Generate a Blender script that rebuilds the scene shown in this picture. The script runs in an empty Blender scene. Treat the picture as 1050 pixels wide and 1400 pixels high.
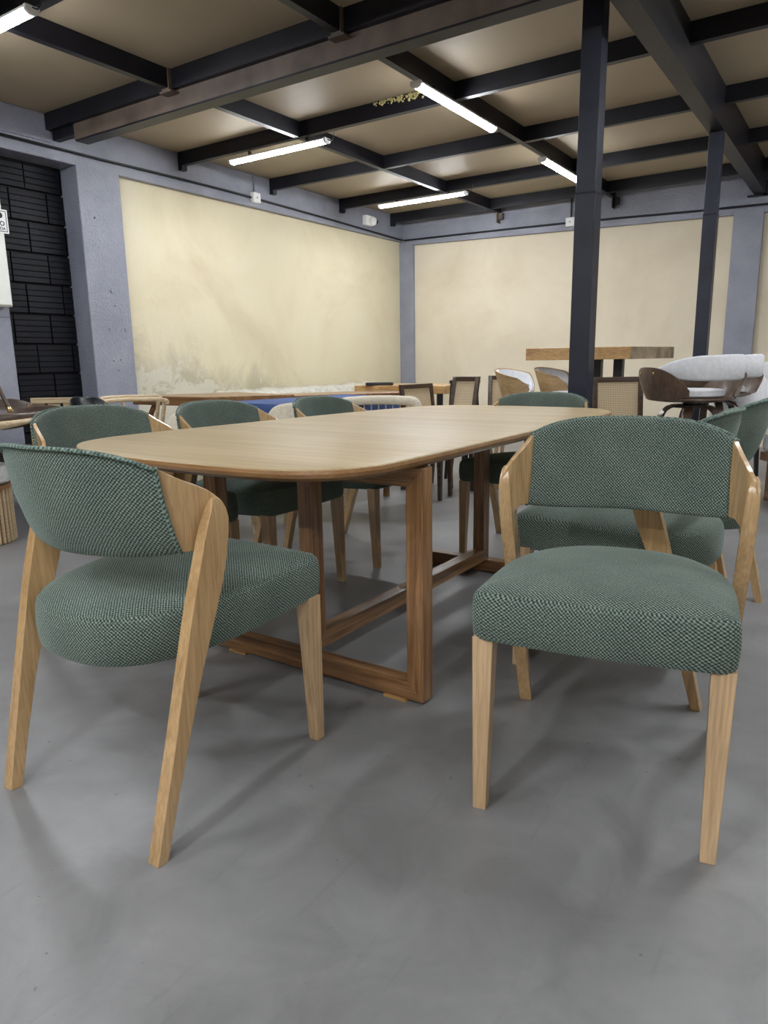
import bpy, bmesh, math, random
from mathutils import Vector, Matrix
C = bpy.context.scene.collection
R = math.radians
S = bpy.context.scene
# ------------------------------------------------------------ camera, world, exposure
YAW, PITCH, ROLL, FPX = 33.9, 12.0, 0.9, 975.0
cd = bpy.data.cameras.new('camera'); cam = bpy.data.objects.new('camera', cd); C.objects.link(cam)
cd.sensor_fit = 'VERTICAL'; cd.sensor_height = 36.0; cd.lens = 36.0 * FPX / 1400.0
cd.clip_start = 0.05; cd.clip_end = 60
_w = Vector((-math.sin(R(YAW)) * math.cos(R(PITCH)), math.cos(R(YAW)) * math.cos(R(PITCH)), -math.sin(R(PITCH))))
_r0 = Vector((math.cos(R(YAW)), math.sin(R(YAW)), 0)); _d0 = _w.cross(_r0)
_r = _r0 * math.cos(R(ROLL)) + _d0 * math.sin(R(ROLL)); _d = -_r0 * math.sin(R(ROLL)) + _d0 * math.cos(R(ROLL))
m = Matrix((_r, -_d, -_w)).transposed().to_4x4(); m.translation = Vector((0, 0, 1.0))
cam.matrix_world = m
S.camera = cam
w = bpy.data.worlds.new('world'); S.world = w; w.use_nodes = True
w.node_tree.nodes['Background'].inputs[0].default_value = (0.75, 0.82, 1.0, 1)
w.node_tree.nodes['Background'].inputs[1].default_value = 0.15
S.view_settings.view_transform = 'Standard'; S.view_settings.look = 'None'
S.view_settings.gamma = 1.0; S.view_settings.use_curve_mapping = False
S.view_settings.exposure = 1.84
LAMP = 34.0            # radiance of the LED diffusers
LAMPCOL = (0.93, 0.96, 1.0)

# ------------------------------------------------------------ materials
def newmat(name):
    mt = bpy.data.materials.new(name); mt.use_nodes = True
    return mt, mt.node_tree, mt.node_tree.nodes['Principled BSDF']
def N(nt, t, **k):
    n = nt.nodes.new(t)
    for a, b in k.items(): setattr(n, a, b)
    return n
def ramp(nt, fac, stops):
    r = N(nt, 'ShaderNodeValToRGB'); e = r.color_ramp.elements
    while len(e) < len(stops): e.new(0.5)
    for i, (p, c) in enumerate(stops): e[i].position = p; e[i].color = (*c, 1)
    nt.links.new(fac, r.inputs[0]); return r.outputs[0]
def coords(nt, scale=(1, 1, 1), kind='Object', rot=(0, 0, 0)):
    tc = N(nt, 'ShaderNodeTexCoord'); mp = N(nt, 'ShaderNodeMapping')
    mp.inputs['Scale'].default_value = scale; mp.inputs['Rotation'].default_value = rot
    nt.links.new(tc.outputs[kind], mp.inputs[0]); return mp.outputs[0]
def noise(nt, vec, sc, det=4, rough=0.5, dist=0.0):
    n = N(nt, 'ShaderNodeTexNoise'); n.inputs['Scale'].default_value = sc; n.inputs['Detail'].default_value = det
    n.inputs['Roughness'].default_value = rough; n.inputs['Distortion'].default_value = dist
    nt.links.new(vec, n.inputs['Vector']); return n.outputs[0]
def bump(nt, b, h, st, dist=0.01):
    n = N(nt, 'ShaderNodeBump'); n.inputs['Strength'].default_value = st; n.inputs['Distance'].default_value = dist
    nt.links.new(h, n.inputs['Height']); nt.links.new(n.outputs[0], b.inputs['Normal'])
def mathn(nt, op, a, b=None):
    n = N(nt, 'ShaderNodeMath', operation=op)
    for i, v in enumerate((a, b)):
        if v is None: continue
        if isinstance(v, (int, float)): n.inputs[i].default_value = v
        else: nt.links.new(v, n.inputs[i])
    return n.outputs[0]
def mixc(nt, fac, a, b, mode='MIX'):
    n = N(nt, 'ShaderNodeMix', data_type='RGBA', blend_type=mode)
    for i, v in ((0, fac), (6, a), (7, b)):
        if isinstance(v, (int, float)): n.inputs[i].default_value = v
        elif isinstance(v, tuple): n.inputs[i].default_value = (*v, 1)
        else: nt.links.new(v, n.inputs[i])
    return n.outputs[2]
def plain(name, col, rough=0.5, metal=0.0, nz=0.08, sc=12.0, bst=0.0, coat=0.0, spec=0.5):
    mt, nt, b = newmat(name)
    v = coords(nt); n = noise(nt, v, sc, 5)
    c0 = tuple(max(0, c * (1 - nz)) for c in col); c1 = tuple(min(1, c * (1 + nz)) for c in col)
    nt.links.new(ramp(nt, n, [(0.3, c0), (0.7, c1)]), b.inputs['Base Color'])
    b.inputs['Roughness'].default_value = rough; b.inputs['Metallic'].default_value = metal
    b.inputs['Coat Weight'].default_value = coat; b.inputs['Specular IOR Level'].default_value = spec
    if bst: bump(nt, b, n, bst)
    return mt
def wood(name, light, mid, dark, axis='Z', sc=1.0, rough=0.42, coat=0.15, contrast=0.5, fine=0.3, bst=0.12):
    mt, nt, b = newmat(name)
    s = {'X': (1.2, 22, 22), 'Y': (22, 1.2, 22), 'Z': (22, 22, 1.2)}[axis]
    v = coords(nt, tuple(a * sc for a in s))
    n1 = noise(nt, v, 1.0, 6, 0.6, 0.6)
    s2 = {'X': (6, 160, 160), 'Y': (160, 6, 160), 'Z': (160, 160, 6)}[axis]
    n2 = noise(nt, coords(nt, tuple(a * sc for a in s2)), 1.0, 3, 0.6)
    c = ramp(nt, n1, [(0.5 - contrast * 0.45, dark), (0.5, mid), (0.5 + contrast * 0.4, light)])
    pores = ramp(nt, n2, [(0.35, (1 - fine, 1 - fine, 1 - fine)), (0.6, (1, 1, 1))])
    nt.links.new(mixc(nt, 1.0, c, pores, 'MULTIPLY'), b.inputs['Base Color'])
    b.inputs['Roughness'].default_value = rough; b.inputs['Coat Weight'].default_value = coat
    b.inputs['Coat Roughness'].default_value = 0.25
    bump(nt, b, n2, bst, 0.002)
    return mt
def fabric(name, dark, mid, light, period=0.0052, rough=0.95, amt=1.0, kind='Object'):
    mt, nt, b = newmat(name)
    v = coords(nt, kind=kind); sp = N(nt, 'ShaderNodeSeparateXYZ')
    nz = N(nt, 'ShaderNodeTexNoise'); nz.inputs['Scale'].default_value = 60; nt.links.new(v, nz.inputs['Vector'])
    nzs = N(nt, 'ShaderNodeVectorMath', operation='SCALE'); nt.links.new(nz.outputs['Color'], nzs.inputs[0]); nzs.inputs['Scale'].default_value = 0.0035
    ad = N(nt, 'ShaderNodeVectorMath', operation='ADD'); nt.links.new(v, ad.inputs[0]); nt.links.new(nzs.outputs[0], ad.inputs[1])
    nt.links.new(ad.outputs[0], sp.inputs[0]); x, y, z = sp.outputs
    k = 2 * math.pi / (period * 1.414)
    def sn(a, bb, c):
        t = mathn(nt, 'ADD', mathn(nt, 'MULTIPLY', x, a * k), mathn(nt, 'MULTIPLY', y, bb * k))
        return mathn(nt, 'SINE', mathn(nt, 'ADD', t, mathn(nt, 'MULTIPLY', z, c * k)))
    s = mathn(nt, 'ADD', mathn(nt, 'ADD', sn(1, 1, 1), mathn(nt, 'MULTIPLY', sn(1, -1, -1), 0.75)), mathn(nt, 'MULTIPLY', sn(1, 1, -1), 0.45)) if kind == 'Object' else mathn(nt, 'ADD', mathn(nt, 'MULTIPLY', sn(1, 1, 0), 1.25), mathn(nt, 'MULTIPLY', sn(1, -1, 0), 0.8))
    f = mathn(nt, 'ADD', mathn(nt, 'MULTIPLY', s, 0.19 * amt), 0.5)
    fl = noise(nt, v, 240, 2, 0.7)
    f2 = mathn(nt, 'ADD', f, mathn(nt, 'MULTIPLY', mathn(nt, 'SUBTRACT', fl, 0.5), 0.9 * amt))
    c = ramp(nt, f2, [(0.12, dark), (0.5, mid), (0.88, light)])
    pt = ramp(nt, noise(nt, v, 9, 3), [(0.3, (0.84, 0.86, 0.86)), (0.7, (1.1, 1.1, 1.08))])
    nt.links.new(mixc(nt, 1.0, c, pt, 'MULTIPLY'), b.inputs['Base Color'])
    b.inputs['Roughness'].default_value = rough; b.inputs['Sheen Weight'].default_value = 0.25
    b.inputs['Specular IOR Level'].default_value = 0.2
    b.inputs['Sheen Roughness'].default_value = 0.4; b.inputs['Sheen Tint'].default_value = (0.75, 0.9, 0.82, 1)
    bump(nt, b, f2, 0.5, 0.0015)
    return mt
def floor_mat():
    mt, nt, b = newmat('polished concrete')
    v = coords(nt)
    big = noise(nt, v, 0.9, 6, 0.6, 0.4); med = noise(nt, v, 5, 8, 0.65, 0.8)
    c = ramp(nt, big, [(0.3, (0.185, 0.184, 0.186)), (0.55, (0.228, 0.227, 0.23)), (0.75, (0.275, 0.274, 0.278))])
    c2 = ramp(nt, med, [(0.3, (0.80, 0.80, 0.80)), (0.5, (0.97, 0.97, 0.97)), (0.7, (1.14, 1.14, 1.14))])
    c = mixc(nt, 1.0, c, c2, 'MULTIPLY')
    vo = N(nt, 'ShaderNodeTexVoronoi', feature='DISTANCE_TO_EDGE'); vo.inputs['Scale'].default_value = 1.7
    dv = N(nt, 'ShaderNodeVectorMath', operation='ADD'); wn = N(nt, 'ShaderNodeTexNoise'); wn.inputs['Scale'].default_value = 2.2; wn.inputs['Detail'].default_value = 6
    nt.links.new(v, wn.inputs['Vector']); nt.links.new(v, dv.inputs[0]); nt.links.new(wn.outputs['Color'], dv.inputs[1])
    nt.links.new(dv.outputs[0], vo.inputs['Vector'])
    cr = ramp(nt, vo.outputs[0], [(0.0, (1, 1, 1)), (0.006, (0, 0, 0))])
    gate = ramp(nt, noise(nt, v, 2.3, 2), [(0.5, (0, 0, 0)), (0.62, (0.4, 0.4, 0.4))])
    c = mixc(nt, mathn(nt, 'MULTIPLY', mathn(nt, 'MULTIPLY', cr, gate), 0.25), c, (0.3, 0.3, 0.3))
    # scuffs: stretched noise thresholds
    for rot, th in ((0.6, 0.69), (-0.9, 0.70), (1.5, 0.71)):
        vv = coords(nt, (30, 2.6, 1), 'Object', (0, 0, rot))
        sf = ramp(nt, noise(nt, vv, 1.0, 3, 0.6), [(th - 0.05, (0, 0, 0)), (th + 0.01, (0.14, 0.14, 0.14))])
        c = mixc(nt, sf, c, (0.11, 0.11, 0.115))
    sp = ramp(nt, noise(nt, v, 38, 2, 0.5), [(0.73, (0, 0, 0)), (0.77, (0.6, 0.6, 0.6))])
    c = mixc(nt, sp, c, (0.10, 0.10, 0.105))
    nt.links.new(c, b.inputs['Base Color'])
    rg = ramp(nt, med, [(0.25, (0.3, 0.3, 0.3)), (0.75, (0.5, 0.5, 0.5))])
    nt.links.new(rg, b.inputs['Roughness'])
    b.inputs['Specular IOR Level'].default_value = 0.6
    bump(nt, b, noise(nt, v, 14, 8, 0.7), 0.10, 0.004)
    return mt
def plaster_mat(name, side):
    mt, nt, b = newmat(name)
    v = coords(nt)
    big = noise(nt, v, 0.8, 5, 0.6, 0.5)
    c = ramp(nt, big, [(0.3, (0.60, 0.52, 0.385)), (0.52, (0.69, 0.615, 0.475)), (0.75, (0.73, 0.66, 0.53))])
    if side:
        c = ramp(nt, big, [(0.3, (0.57, 0.50, 0.33)), (0.52, (0.68, 0.61, 0.43)), (0.75, (0.72, 0.66, 0.50))])
        # damp and peeled paint rising from the floor near the column
        sp = N(nt, 'ShaderNodeSeparateXYZ'); nt.links.new(v, sp.inputs[0])
        h = mathn(nt, 'ADD', mathn(nt, 'MULTIPLY', sp.outputs[2], 0.8), mathn(nt, 'MULTIPLY', mathn(nt, 'SUBTRACT', sp.outputs[1], 4.2), 0.14))
        st = mathn(nt, 'ADD', h, mathn(nt, 'MULTIPLY', mathn(nt, 'SUBTRACT', noise(nt, v, 1.6, 6, 0.65, 0.8), 0.5), 1.5))
        sm = ramp(nt, st, [(0.0, (0.9, 0.9, 0.9)), (0.7, (0.75, 0.75, 0.75)), (1.0, (0, 0, 0))])
        c = mixc(nt, sm, c, (0.40, 0.37, 0.26))
        st2 = mathn(nt, 'ADD', h, mathn(nt, 'MULTIPLY', mathn(nt, 'SUBTRACT', noise(nt, v, 3.5, 8, 0.7, 1.2), 0.5), 1.3))
        pl = ramp(nt, st2, [(0.0, (1, 1, 1)), (0.74, (0.9, 0.9, 0.9)), (0.79, (0, 0, 0))])
        c = mixc(nt, mathn(nt, 'MULTIPLY', pl, 0.85), c, (0.66, 0.63, 0.52))
        bn = noise(nt, v, 7, 8, 0.7, 1.5)
        bump(nt, b, mathn(nt, 'ADD', mathn(nt, 'MULTIPLY', bn, 0.6), mathn(nt, 'MULTIPLY', pl, 0.3)), 0.35, 0.02)
    else:
        sm = ramp(nt, noise(nt, v, 6, 5, 0.7), [(0.68, (0, 0, 0)), (0.76, (0.5, 0.5, 0.5))])
        c = mixc(nt, sm, c, (0.5, 0.42, 0.28))
        bump(nt, b, noise(nt, v, 5, 8, 0.6, 0.8), 0.25, 0.015)
    nt.links.new(c, b.inputs['Base Color'])
    b.inputs['Roughness'].default_value = 0.75
    return mt
def stucco_mat():
    mt, nt, b = newmat('glossy blue grey paint')
    v = coords(nt)
    n1 = noise(nt, v, 3, 5); n2 = noise(nt, v, 55, 4, 0.6, 0.5)
    nt.links.new(ramp(nt, n1, [(0.3, (0.22, 0.235, 0.295)), (0.7, (0.29, 0.305, 0.37))]), b.inputs['Base Color'])
    b.inputs['Roughness'].default_value = 0.26; b.inputs['Specular IOR Level'].default_value = 0.7
    bump(nt, b, mathn(nt, 'ADD', n2, mathn(nt, 'MULTIPLY', n1, 1.5)), 0.7, 0.014)
    return mt
def slatey(name, col, rough, bsc=30, bst=0.3, spec=0.4):
    mt, nt, b = newmat(name); v = coords(nt)
    n1 = noise(nt, v, 4, 5); c0 = tuple(c * 0.6 for c in col); c1 = tuple(c * 1.5 for c in col)
    nt.links.new(ramp(nt, n1, [(0.3, c0), (0.75, c1)]), b.inputs['Base Color'])
    b.inputs['Roughness'].default_value = rough; b.inputs['Specular IOR Level'].default_value = spec
    bump(nt, b, noise(nt, v, bsc, 4), bst, 0.006); return mt
def emit(name, col, st):
    mt, nt, b = newmat(name)
    b.inputs['Base Color'].default_value = (0.9, 0.9, 0.9, 1)
    b.inputs['Emission Color'].default_value = (*col, 1); b.inputs['Emission Strength'].default_value = st
    v = coords(nt); nt.links.new(ramp(nt, noise(nt, v, 3), [(0, (0.88, 0.88, 0.88)), (1, (0.92, 0.92, 0.92))]), b.inputs['Base Color'])
    return mt
def cane_mat():
    mt, nt, b = newmat('woven cane'); v = coords(nt); sp = N(nt, 'ShaderNodeSeparateXYZ'); nt.links.new(v, sp.inputs[0])
    def g(o, k=520.0): return mathn(nt, 'SINE', mathn(nt, 'MULTIPLY', o, k))
    f = mathn(nt, 'MAXIMUM', g(sp.outputs[0]), g(sp.outputs[2]))
    nt.links.new(ramp(nt, f, [(0.0, (0.30, 0.21, 0.12)), (0.5, (0.62, 0.50, 0.33))]), b.inputs['Base Color'])
    b.inputs['Roughness'].default_value = 0.7; return mt

M = {}
M['floor'] = floor_mat(); M['plaster_l'] = plaster_mat('stained cream plaster', True); M['plaster_b'] = plaster_mat('cream plaster', False)
M['stucco'] = stucco_mat()
M['block'] = slatey('black painted block', (0.0045, 0.005, 0.009), 0.5, 60, 0.4, 0.25)
M['mortar'] = slatey('black mortar', (0.002, 0.002, 0.003), 0.8, 40, 0.5)
M['ceil'] = plain('beige ceiling board', (0.335, 0.27, 0.185), 0.6, nz=0.07, sc=1.2)
M['beam'] = slatey('dark painted steel', (0.009, 0.009, 0.014), 0.45, 9, 0.15, 0.35)
M['beamr'] = slatey('rusty brown steel', (0.12, 0.088, 0.07), 0.5, 9, 0.15, 0.5)
M['post'] = slatey('blue black steel', (0.017, 0.020, 0.034), 0.4, 18, 0.2, 0.35)
M['dark'] = plain('black metal', (0.012, 0.012, 0.014), 0.35, nz=0.2)
M['white'] = plain('white painted metal', (0.75, 0.77, 0.72), 0.4, nz=0.03)
M['whitep'] = plain('white plastic', (0.8, 0.8, 0.8), 0.35, nz=0.02)
M['lamp'] = emit('led diffuser', LAMPCOL, LAMP)
M['oak'] = wood('oak', (0.66, 0.47, 0.29), (0.57, 0.39, 0.22), (0.42, 0.27, 0.14), 'Z', 1.0, 0.36, 0.35, 0.55, 0.28)
M['oakw'] = wood('warm oak band', (0.60, 0.40, 0.20), (0.50, 0.32, 0.15), (0.34, 0.20, 0.085), 'Z', 1.4, 0.24, 0.6, 0.6, 0.2)
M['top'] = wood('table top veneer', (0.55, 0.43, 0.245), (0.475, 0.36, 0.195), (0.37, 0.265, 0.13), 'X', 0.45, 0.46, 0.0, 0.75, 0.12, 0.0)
M['top'].node_tree.nodes['Principled BSDF'].inputs['Specular IOR Level'].default_value = 0.35
M['tleg'] = wood('walnut brown wood', (0.40, 0.215, 0.095), (0.29, 0.14, 0.055), (0.12, 0.05, 0.02), 'Z', 1.2, 0.32, 0.4, 0.42, 0.4)
M['tlegx'] = wood('walnut brown rail x', (0.36, 0.19, 0.085), (0.25, 0.125, 0.05), (0.10, 0.045, 0.018), 'X', 1.2, 0.3, 0.4, 0.42, 0.4)
M['tlegy'] = wood('walnut brown rail y', (0.42, 0.25, 0.115), (0.31, 0.17, 0.07), (0.14, 0.065, 0.025), 'Y', 1.2, 0.3, 0.4, 0.42, 0.4)
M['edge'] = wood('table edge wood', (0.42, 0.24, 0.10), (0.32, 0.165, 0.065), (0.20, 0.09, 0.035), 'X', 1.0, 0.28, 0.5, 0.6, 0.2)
M['fab'] = fabric('green woven fabric', (0.010, 0.020, 0.017), (0.082, 0.115, 0.098), (0.29, 0.335, 0.30), 0.0056, kind='UV')
M['pip'] = fabric('green piping', (0.03, 0.05, 0.045), (0.12, 0.17, 0.15), (0.26, 0.33, 0.29), 0.009, amt=1.3)
M['slab'] = wood('honey slab wood', (0.66, 0.42, 0.18), (0.52, 0.30, 0.11), (0.26, 0.12, 0.04), 'X', 0.8, 0.35, 0.3, 0.7, 0.3)
M['endg'] = plain('grey brown end grain', (0.26, 0.20, 0.13), 0.6, nz=0.45, sc=9)
M['brown'] = wood('brown table wood', (0.34, 0.19, 0.085), (0.26, 0.13, 0.05), (0.15, 0.07, 0.025), 'X', 0.8, 0.35, 0.3)
M['dkwood'] = wood('dark walnut', (0.10, 0.058, 0.035), (0.065, 0.036, 0.022), (0.03, 0.016, 0.01), 'X', 1.0, 0.3, 0.4)
M['shellw'] = wood('dark shell veneer', (0.19, 0.125, 0.085), (0.12, 0.075, 0.05), (0.06, 0.036, 0.024), 'Z', 0.7, 0.35, 0.3, 0.8)
M['shello'] = wood('light shell veneer', (0.66, 0.46, 0.25), (0.56, 0.37, 0.18), (0.42, 0.26, 0.12), 'X', 0.7, 0.35, 0.3)
M['pale'] = wood('pale oak', (0.70, 0.58, 0.40), (0.62, 0.48, 0.30), (0.48, 0.34, 0.19), 'X', 1.0, 0.45, 0.1)
M['cream'] = plain('cream upholstery', (0.62, 0.56, 0.45), 0.9, nz=0.1, sc=60, bst=0.2)
M['whitef'] = plain('white fabric', (0.66, 0.67, 0.70), 0.85, nz=0.08, sc=40, bst=0.2)
M['grey'] = plain('grey boucle', (0.55, 0.55, 0.54), 0.9, nz=0.25, sc=90, bst=0.6)
M['blue'] = plain('blue cloth', (0.035, 0.075, 0.21), 0.85, nz=0.2, sc=8, bst=0.2)
M['leather'] = plain('black leather', (0.012, 0.013, 0.016), 0.3, nz=0.2, bst=0.1)
M['bleather'] = plain('brown leather', (0.055, 0.038, 0.026), 0.4, nz=0.2, bst=0.1)
M['brass'] = plain('brass', (0.85, 0.65, 0.32), 0.25, metal=1.0)
M['cane'] = cane_mat()
M['plastic'] = plain('crumpled white wrap', (0.52, 0.51, 0.45), 0.3, nz=0.2, sc=14, bst=0.9)
M['yellow'] = plain('sign yellow', (0.75, 0.55, 0.03), 0.5); M['ink'] = plain('sign black', (0.012, 0.012, 0.012), 0.5)
M['moss'] = plain('pale yellow foam', (0.55, 0.48, 0.22), 0.9, nz=0.3, sc=60)

# ------------------------------------------------------------ helpers
def obj(name, bm, mat, parent=None, smooth=None, loc=None, bevel=0):
    me = bpy.data.meshes.new(name); bmesh.ops.recalc_face_normals(bm, faces=bm.faces[:]); bm.to_mesh(me); bm.free()
    for mt in (mat if isinstance(mat, (list, tuple)) else [mat]): me.materials.append(mt if not isinstance(mt, str) else M[mt])
    if smooth is not None:
        for p in me.polygons: p.use_smooth = True
        if smooth < 180: me.set_sharp_from_angle(angle=R(smooth))
    o = bpy.data.objects.new(name, me); C.objects.link(o); o.parent = parent
    if loc: o.location = loc
    if bevel:
        b = o.modifiers.new('bevel', 'BEVEL'); b.width = bevel; b.segments = 2; b.limit_method = 'ANGLE'
    return o
def thing(name, label, cat, loc=(0, 0, 0), rotz=0, group=None):
    o = bpy.data.objects.new(name, None); C.objects.link(o); o.empty_display_size = 0.1
    o.location = loc; o.rotation_euler = (0, 0, R(rotz)); return tag(o, label, cat, group)
def tag(o, label, cat, group=None):
    o['label'] = label; o['category'] = cat
    if group: o['group'] = group
    return o
def struct(o): o['kind'] = 'structure'; return o
def box(bm, x0, x1, y0, y1, z0, z1):
    v = [bm.verts.new((x, y, z)) for z in (z0, z1) for x, y in ((x0, y0), (x1, y0), (x1, y1), (x0, y1))]
    for f in ((3, 2, 1, 0), (4, 5, 6, 7), (0, 1, 5, 4), (1, 2, 6, 5), (2, 3, 7, 6), (3, 0, 4, 7)): bm.faces.new([v[i] for i in f])
def B(*a):
    bm = bmesh.new(); box(bm, *a); return bm
def loft(bm, secs, caps=True, closed=False):
    rows = [[bm.verts.new(p) for p in s] for s in secs]; n = len(rows[0])
    pr = list(zip(rows, rows[1:])) + ([(rows[-1], rows[0])] if closed else [])
    for a, b in pr:
        for i in range(n): bm.faces.new((a[i], a[(i + 1) % n], b[(i + 1) % n], b[i]))
    if caps and not closed: bm.faces.new(rows[0][::-1]); bm.faces.new(rows[-1])
    return bm
def prism(pts, z0, z1, bm=None):
    bm = bm or bmesh.new(); return loft(bm, [[(x, y, z0) for x, y in pts], [(x, y, z1) for x, y in pts]])
def tube(pts, r, n=10, bm=None, closed=False):
    bm = bm or bmesh.new(); pts = [Vector(p) for p in pts]; secs = []; up0 = None
    L = len(pts)
    for i, p in enumerate(pts):
        if closed: t = pts[(i + 1) % L] - pts[i - 1]
        else: t = pts[min(i + 1, L - 1)] - pts[max(i - 1, 0)]
        t.normalize()
        if up0 is None: up0 = Vector((0, 0, 1)) if abs(t.z) < 0.9 else Vector((0, 1, 0))
        s = t.cross(up0).normalized(); u = s.cross(t).normalized(); up0 = u
        rr = r[i] if isinstance(r, (list, tuple)) else r
        secs.append([p + s * rr * math.cos(a) + u * rr * math.sin(a) for a in [2 * math.pi * k / n for k in range(n)]])
    return loft(bm, secs, closed=closed)
def lathe(prof, n=32, cx=0, cy=0, bm=None):
    bm = bm or bmesh.new()
    return loft(bm, [[(cx + r * math.cos(2 * math.pi * k / n), cy + r * math.sin(2 * math.pi * k / n), z) for k in range(n)] for r, z in prof])
def taper(cx0, cy0, w0, d0, z0, cx1, cy1, w1, d1, z1, bm=None):
    bm = bm or bmesh.new()
    return loft(bm, [[(cx - w / 2, cy - d / 2, z), (cx + w / 2, cy - d / 2, z), (cx + w / 2, cy + d / 2, z), (cx - w / 2, cy + d / 2, z)]
                     for cx, cy, w, d, z in ((cx0, cy0, w0, d0, z0), (cx1, cy1, w1, d1, z1))])
def smoothpath(pts, k=6):
    pts = [Vector(p) for p in pts]; out = []
    for i in range(len(pts) - 1):
        p0 = pts[max(i - 1, 0)]; p1 = pts[i]; p2 = pts[i + 1]; p3 = pts[min(i + 2, len(pts) - 1)]
        for j in range(k):
            t = j / k
            out.append(0.5 * ((2 * p1) + (p2 - p0) * t + (2 * p0 - 5 * p1 + 4 * p2 - p3) * t * t + (3 * p1 - p0 - 3 * p2 + p3) * t ** 3))
    out.append(pts[-1]); return out
def copy_tree(o, parent=None):
    c = o.copy(); C.objects.link(c); c.parent = parent
    for ch in list(o.children): copy_tree(ch, c)
    return c

def fabric_uv(o, f):
    me = o.data; uv = me.uv_layers.new(name='UVMap')
    for p in me.polygons:
        for li in p.loop_indices: uv.data[li].uv = f(me.vertices[me.loops[li].vertex_index].co, p)
def uv_seat(co, p):
    if abs(p.normal.z) > .75: return (co.x, co.y)
    a0 = math.atan2(p.center.y - .26, p.center.x); a = math.atan2(co.y - .26, co.x)
    if a - a0 > math.pi: a -= 2 * math.pi
    if a0 - a > math.pi: a += 2 * math.pi
    return (a * .29, co.z)
def uv_back(co, p): return (co.x * 1.08 + .0 * co.y, co.z) if abs(p.normal.z) < .8 else (co.x, co.y)
# ------------------------------------------------------------ the room
WL, YB, ZC = -5.5, 8.75, 2.90
XR, YF = 4.5, -4.0
struct(obj('floor', B(WL - 0.5, XR, YF, YB + 0.5, -0.1, 0.0), 'floor'))
ceiling = struct(obj('ceiling', B(WL - 0.5, XR, YF, YB + 0.5, ZC, ZC + 0.1), 'ceil'))
wl = struct(obj('wall_left', B(WL - 0.5, WL - 0.055, 4.2, YB + 0.3, 0, ZC), 'plaster_l'))
wb = struct(obj('wall_back', B(WL - 0.055, XR, YB + 0.05, YB + 0.5, 0, ZC), 'plaster_b'))
wr = struct(obj('wall_right', B(XR, XR + 0.2, YF, YB + 0.5, 0, ZC), 'plaster_b'))
wf = struct(obj('wall_front', B(WL - 0.5, XR, YF - 0.2, YF, 0, ZC), 'plaster_b'))
# concrete frame of the left wall: lintel band and columns
obj('lintel', B(WL - 0.48, WL, YF, YB + 0.06, 2.58, ZC), 'stucco', wl, bevel=0.008)
c1 = obj('column', B(WL - 0.48, WL + 0.002, 3.80, 4.21, 0, 2.60), 'stucco', wl, bevel=0.008)
obj('column', B(WL - 0.48, WL + 0.002, 2.70, 3.11, 0, 2.60), 'stucco', wl, bevel=0.008)
obj('column', B(WL - 0.3, WL + 0.16, YB - 0.005, YB + 0.2, 0, 2.56), 'stucco', wb, bevel=0.008)
for (y, z, r) in ((4.03, 1.62, .016), (4.05, 1.5, .006), (3.98, 1.30, .012), (4.14, 1.30, .013), (3.93, 2.2, .008), (3.99, 1.03, .006), (4.06, 1.04, .006), (4.03, 0.95, .006)):
    bm = bmesh.new(); bmesh.ops.create_uvsphere(bm, u_segments=10, v_segments=6, radius=r); bmesh.ops.scale(bm, vec=(0.5, 1, 1), verts=bm.verts)
    obj('paint_blister', bm, 'stucco' if r > .01 else 'ink', c1, 180, (WL + 0.004, y, z))
obj('wall_below', B(WL - 0.5, WL - 0.24, YF, 4.2, 0, ZC), 'mortar', wl)
# black blocks, one object each, in two bays
def block_mesh(L, h, seed):
    rnd = random.Random(seed); bm = bmesh.new(); dpt = 0.02
    prof = []; n = 5
    for i in range(n):
        z0 = -h / 2 + h * i / n; z1 = -h / 2 + h * (i + 1) / n; o = rnd.uniform(-.0015, .0015)
        prof += [(dpt + o, z0 + 0.004), (dpt + o, z1 - 0.004)]
        if i < n - 1: prof += [(dpt - 0.005, z1)]
    prof += [(0, h / 2), (0, -h / 2)]
    loft(bm, [[(x, y, z) for x, z in prof] for y in (-L / 2, L / 2)])
    me = bpy.data.meshes.new('brick'); bmesh.ops.recalc_face_normals(bm, faces=bm.faces[:]); bm.to_mesh(me); bm.free(); me.materials.append(M['block']); return me
joints = {9: 3.476, 8: 3.332, 7: 3.47, 6: 3.29, 5: 3.391, 4: 3.57, 3: 3.427, 2: 3.551, 1: 3.40, 0: 3.53}
rb = random.Random(3); cache = {}
for r_, j in joints.items():
    z0 = 0.219 + 0.239 * r_
    js = [j + 0.316 * k for k in range(-4, 4)]
    for a, b_ in zip(js, js[1:]):
        a, b_ = max(a, 3.00), min(b_, 3.96)
        if b_ - a < 0.05: continue
        Lb = round(b_ - a - 0.012, 3); key = Lb
        if key not in cache: cache[key] = block_mesh(Lb, 0.227, rb.random())
        o = bpy.data.objects.new('brick', cache[key]); C.objects.link(o); o.parent = wl
        o.location = (WL - 0.235 + rb.uniform(-.003, .003), (a + b_) / 2, z0 + 0.12); o.rotation_euler = (0, 0, R(rb.uniform(-.3, .3)))
# back wall frame
bm = bmesh.new()
loft(bm, [[(x, YB, zb), (x, YB, ZC), (x, YB + 0.06, ZC), (x, YB + 0.06, zb)] for x, zb in ((WL - 0.05, 2.535), (-1.0, 2.44), (XR, 2.38))])
obj('lintel', bm, 'stucco', wb, bevel=0.008)
obj('column', B(-1.363, -1.073, YB - 0.004, YB + 0.2, 0, 2.5), 'stucco', wb, bevel=0.008)
obj('column', B(2.3, 2.6, YB - 0.004, YB + 0.2, 0, 2.5), 'stucco', wb, bevel=0.008)
obj('corbel_step', B(WL - 0.01, WL + 0.012, YF, 3.60, 2.70, ZC), 'stucco', wl, bevel=0.004)

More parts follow.
